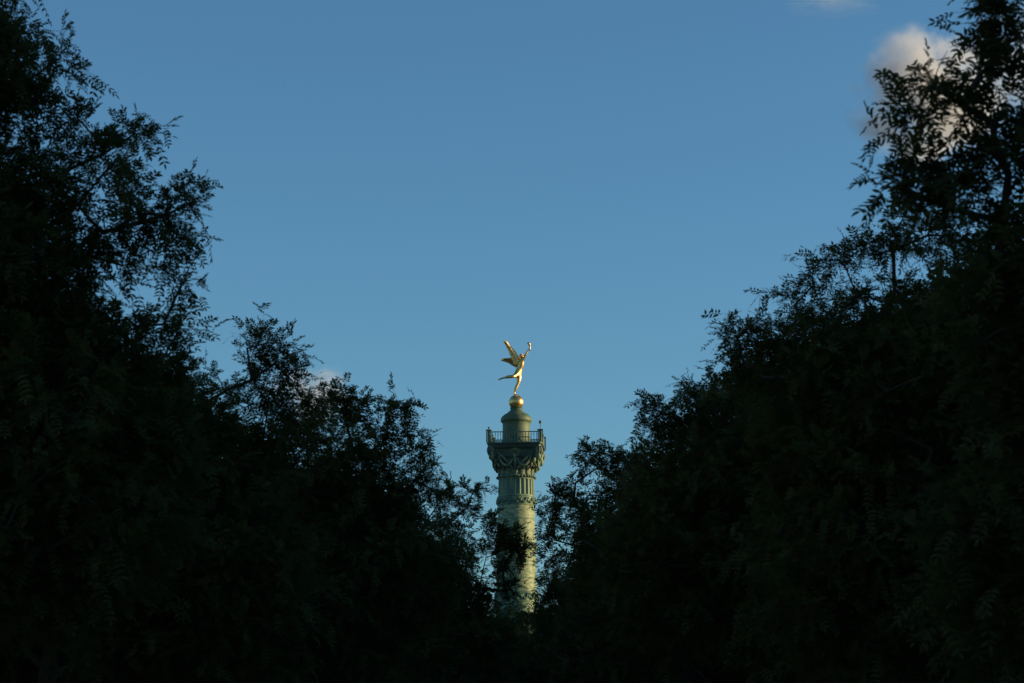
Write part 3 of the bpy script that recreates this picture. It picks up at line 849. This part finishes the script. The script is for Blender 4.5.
spots = [(-9.6, 46, 1.1, 'second'), (-9.5, 60, 1.28, 'third'), (-6.6, 70, 1.2, 'fourth'), (-7.2, 82, 1.42, 'fifth'), (-5.6, 96, 1.35, 'sixth'), (-8.4, 114, 1.5, 'seventh'), (-6.6, 124, 1.45, 'eighth'),
         (9.8, 26, .95, 'first'), (10.2, 38, 1.2, 'second'), (9.6, 50, 1.3, 'third'), (9.4, 62, 1.5, 'fourth'), (7.2, 80, 1.5, 'fifth'), (6.0, 97, 1.4, 'sixth'), (8.0, 112, 1.5, 'seventh'), (6.8, 124, 1.45, 'eighth')]
rr = random.Random(7)
for (x, y, s, w) in spots:
    side = 'left' if x < 0 else 'right'
    copy_tree(proto, (x, y, 0), rr.uniform(0, 6.28), s, '%s tree from the front in the %s inner row, hidden behind the front crowns' % (w, side), GB)
GP = 'trees at the edge of the square before the column'
for (x, y, s, w) in [(-7.5, 150, 1.5, 'left'), (5.8, 158, 1.48, 'right'), (0.2, 168, 1.67, 'middle'), (-13, 162, 1.5, 'far left'), (12.5, 150, 1.5, 'far right')]:
    copy_tree(proto, (x, y, 0), rr.uniform(0, 6.28), s, '%s tree of those at the foot of the column' % w, GP)
print('leaf quads', total)

# ------------------------------------------------------------------ apartment houses along both sides (they keep the avenue in shade)
def house(x_face, y0, y1, h, side, label, group):
    """side -1: house left of the avenue (facade looks to +x); +1: right"""
    t = thing('apartment_house', label, 'building', (x_face, (y0 + y1) / 2, 0), 0, group)
    w = y1 - y0; dpt = 13.0
    s = side
    bm = bmesh.new()
    a, b = (0, s * dpt) if s > 0 else (s * dpt, 0)
    box(bm, a, b, -w / 2, w / 2, 0.0, h)
    for z in (4.2, h - 3.2, h - .35): box(bm, min(-.25 * s, -.002 * s), max(-.25 * s, -.002 * s), -w / 2 + .01, w / 2 - .01, z, z + .3)
    obj('wall', bm, M_stone, t)
    bm = bmesh.new()
    r0 = [(a, -w / 2), (b, -w / 2), (b, w / 2), (a, w / 2)]
    sec = []
    for ins, z in ((0.15, h + .002), (1.5, h + 2.8), (5.5, h + 3.8)):
        sec.append([bm.verts.new((x + (ins if x == a else -ins), y + (.0 if y < 0 else -.0), z)) for x, y in r0])
    for A_, B_ in zip(sec, sec[1:]):
        for i in range(4): bm.faces.new((A_[i], A_[(i + 1) % 4], B_[(i + 1) % 4], B_[i]))
    bm.faces.new(sec[-1]); bm.faces.new(sec[0][::-1])
    rf = obj('roof', bm, M_slate, t)
    for yy in (-w / 2 + 1.0, w / 2 - 1.6):
        bm = bmesh.new(); box(bm, s * 5.0, s * 6.0, yy, yy + .6, h + 3.0, h + 5.6)
        obj('chimney', bm, M_stone, rf)
    nf = int((h - 4.5) / 3.1); nw = int(w / 3.0)
    base_w = None
    for f in range(nf):
        for k in range(nw):
            yy = -w / 2 + w * (k + .5) / nw; z = 5.1 + f * 3.1
            if base_w is None:
                bm = bmesh.new()
                for (ya, yb, za, zb_) in ((-.62, -.5, 0, 2.1), (.5, .62, 0, 2.1), (-.62, .62, 2.1, 2.25), (-.62, .62, -.12, 0), (-.03, .03, 0, 2.1)):
                    box(bm, -.09, -.003, ya + .001, yb - .001, za + .001, zb_ - .001) if s > 0 else box(bm, .003, .09, ya + .001, yb - .001, za + .001, zb_ - .001)
                wd = obj('window', bm, M_stone, t)
                bm = bmesh.new()
                box(bm, -.03 if s > 0 else .004, -.004 if s > 0 else .03, -.5, .5, .0, 2.1)
                obj('pane', bm, M_glass, wd); base_w = wd
            else:
                wd = base_w.copy(); C.objects.link(wd); wd.parent = t
                for c in base_w.children:
                    cc = c.copy(); C.objects.link(cc); cc.parent = wd
            wd.location = (0, yy, z)
    return t
rh = random.Random(3)
for s in (-1, 1):
    y = -70.0; k = 0
    while y < 170:
        w = rh.uniform(19, 26); h = rh.uniform(20.2, 22.6)
        house(s * 24.5, y, min(y + w, 174), h, s, '%s pale stone apartment house from the viewer\'s end, %s side of the avenue' % (('first', 'second', 'third', 'fourth', 'fifth', 'sixth', 'seventh', 'eighth', 'ninth', 'tenth', 'eleventh', 'twelfth', 'thirteenth')[k], 'left' if s < 0 else 'right'), 'stone apartment houses along the avenue')
        y += w + .02; k += 1

# ------------------------------------------------------------------ clouds
def cloud(u, v, wpx, hpx, dist, dens, label, seed, group='small evening clouds'):
    c = P(u, v, dist); s = mpp(v, dist)
    rx, rz = wpx * s / 2, hpx * s / 2
    m = bpy.data.materials.new('cloud_vapour'); m.use_nodes = True
    n = m.node_tree.nodes; l = m.node_tree.links
    n.remove(n['Principled BSDF'])
    pv = n.new('ShaderNodeVolumePrincipled'); pv.inputs['Color'].default_value = (.93, .925, 1.0, 1); pv.inputs['Anisotropy'].default_value = .2
    tc = n.new('ShaderNodeTexCoord')
    ns = n.new('ShaderNodeTexNoise'); ns.inputs['Scale'].default_value = 2.0; ns.inputs['Detail'].default_value = 7; ns.inputs['Roughness'].default_value = .6
    mp = n.new('ShaderNodeMapping'); mp.inputs['Location'].default_value = (seed * 3.1, seed * 1.7, seed)
    l.new(tc.outputs['Object'], mp.inputs[0]); l.new(mp.outputs[0], ns.inputs[0])
    ln = n.new('ShaderNodeVectorMath'); ln.operation = 'LENGTH'; l.new(tc.outputs['Object'], ln.inputs[0])
    fo = n.new('ShaderNodeMath'); fo.operation = 'MULTIPLY_ADD'; fo.inputs[1].default_value = -1.0; fo.inputs[2].default_value = .95
    l.new(ln.outputs['Value'], fo.inputs[0])                              # 1 at the centre, 0 at the edge
    mr = n.new('ShaderNodeMath'); mr.operation = 'MULTIPLY_ADD'; mr.inputs[1].default_value = 4.2; mr.inputs[2].default_value = -2.25
    l.new(ns.outputs[0], mr.inputs[0])
    ad = n.new('ShaderNodeMath'); ad.operation = 'ADD'; l.new(fo.outputs[0], ad.inputs[0]); l.new(mr.outputs[0], ad.inputs[1])
    mm = n.new('ShaderNodeMath'); mm.operation = 'MULTIPLY'; mm.use_clamp = False; mm.inputs[1].default_value = dens
    mx = n.new('ShaderNodeMath'); mx.operation = 'MAXIMUM'; mx.inputs[1].default_value = 0
    l.new(ad.outputs[0], mx.inputs[0])
    # the density fades to nothing before the boundary of the body
    f2 = n.new('ShaderNodeMath'); f2.operation = 'MULTIPLY_ADD'; f2.inputs[1].default_value = -4.0; f2.inputs[2].default_value = 3.9; f2.use_clamp = True
    l.new(ln.outputs['Value'], f2.inputs[0])
    m2 = n.new('ShaderNodeMath'); m2.operation = 'MULTIPLY'; l.new(mx.outputs[0], m2.inputs[0]); l.new(f2.outputs[0], m2.inputs[1])
    l.new(m2.outputs[0], mm.inputs[0]); l.new(mm.outputs[0], pv.inputs['Density'])
    l.new(pv.outputs[0], n['Material Output'].inputs['Volume'])
    bm = bmesh.new(); bmesh.ops.create_icosphere(bm, subdivisions=3, radius=1)
    o = obj('cloud', bm, m)
    o.location = c; o.scale = (rx, (rx + rz) / 2, rz)
    tag(o, label, 'cloud', group)
    return o
CD = 3000.0
cloud(926, 98, 175, 165, CD, .062, 'soft pinkish grey cloud puff behind the leaves of the top right tree', 1)
cloud(1010, 70, 130, 150, CD + 200, .014, 'thin pale cloud at the right edge, seen only between the leaves', 2)
cloud(310, 395, 110, 70, CD + 500, .03, 'small pinkish cloud low behind the left trees', 3)
cloud(765, 385, 90, 50, CD + 600, .06, 'small pale cloud low behind the right trees', 4)
cloud(835, 2, 120, 34, CD, .005, 'faint wisp of cloud at the top edge of the sky', 5)
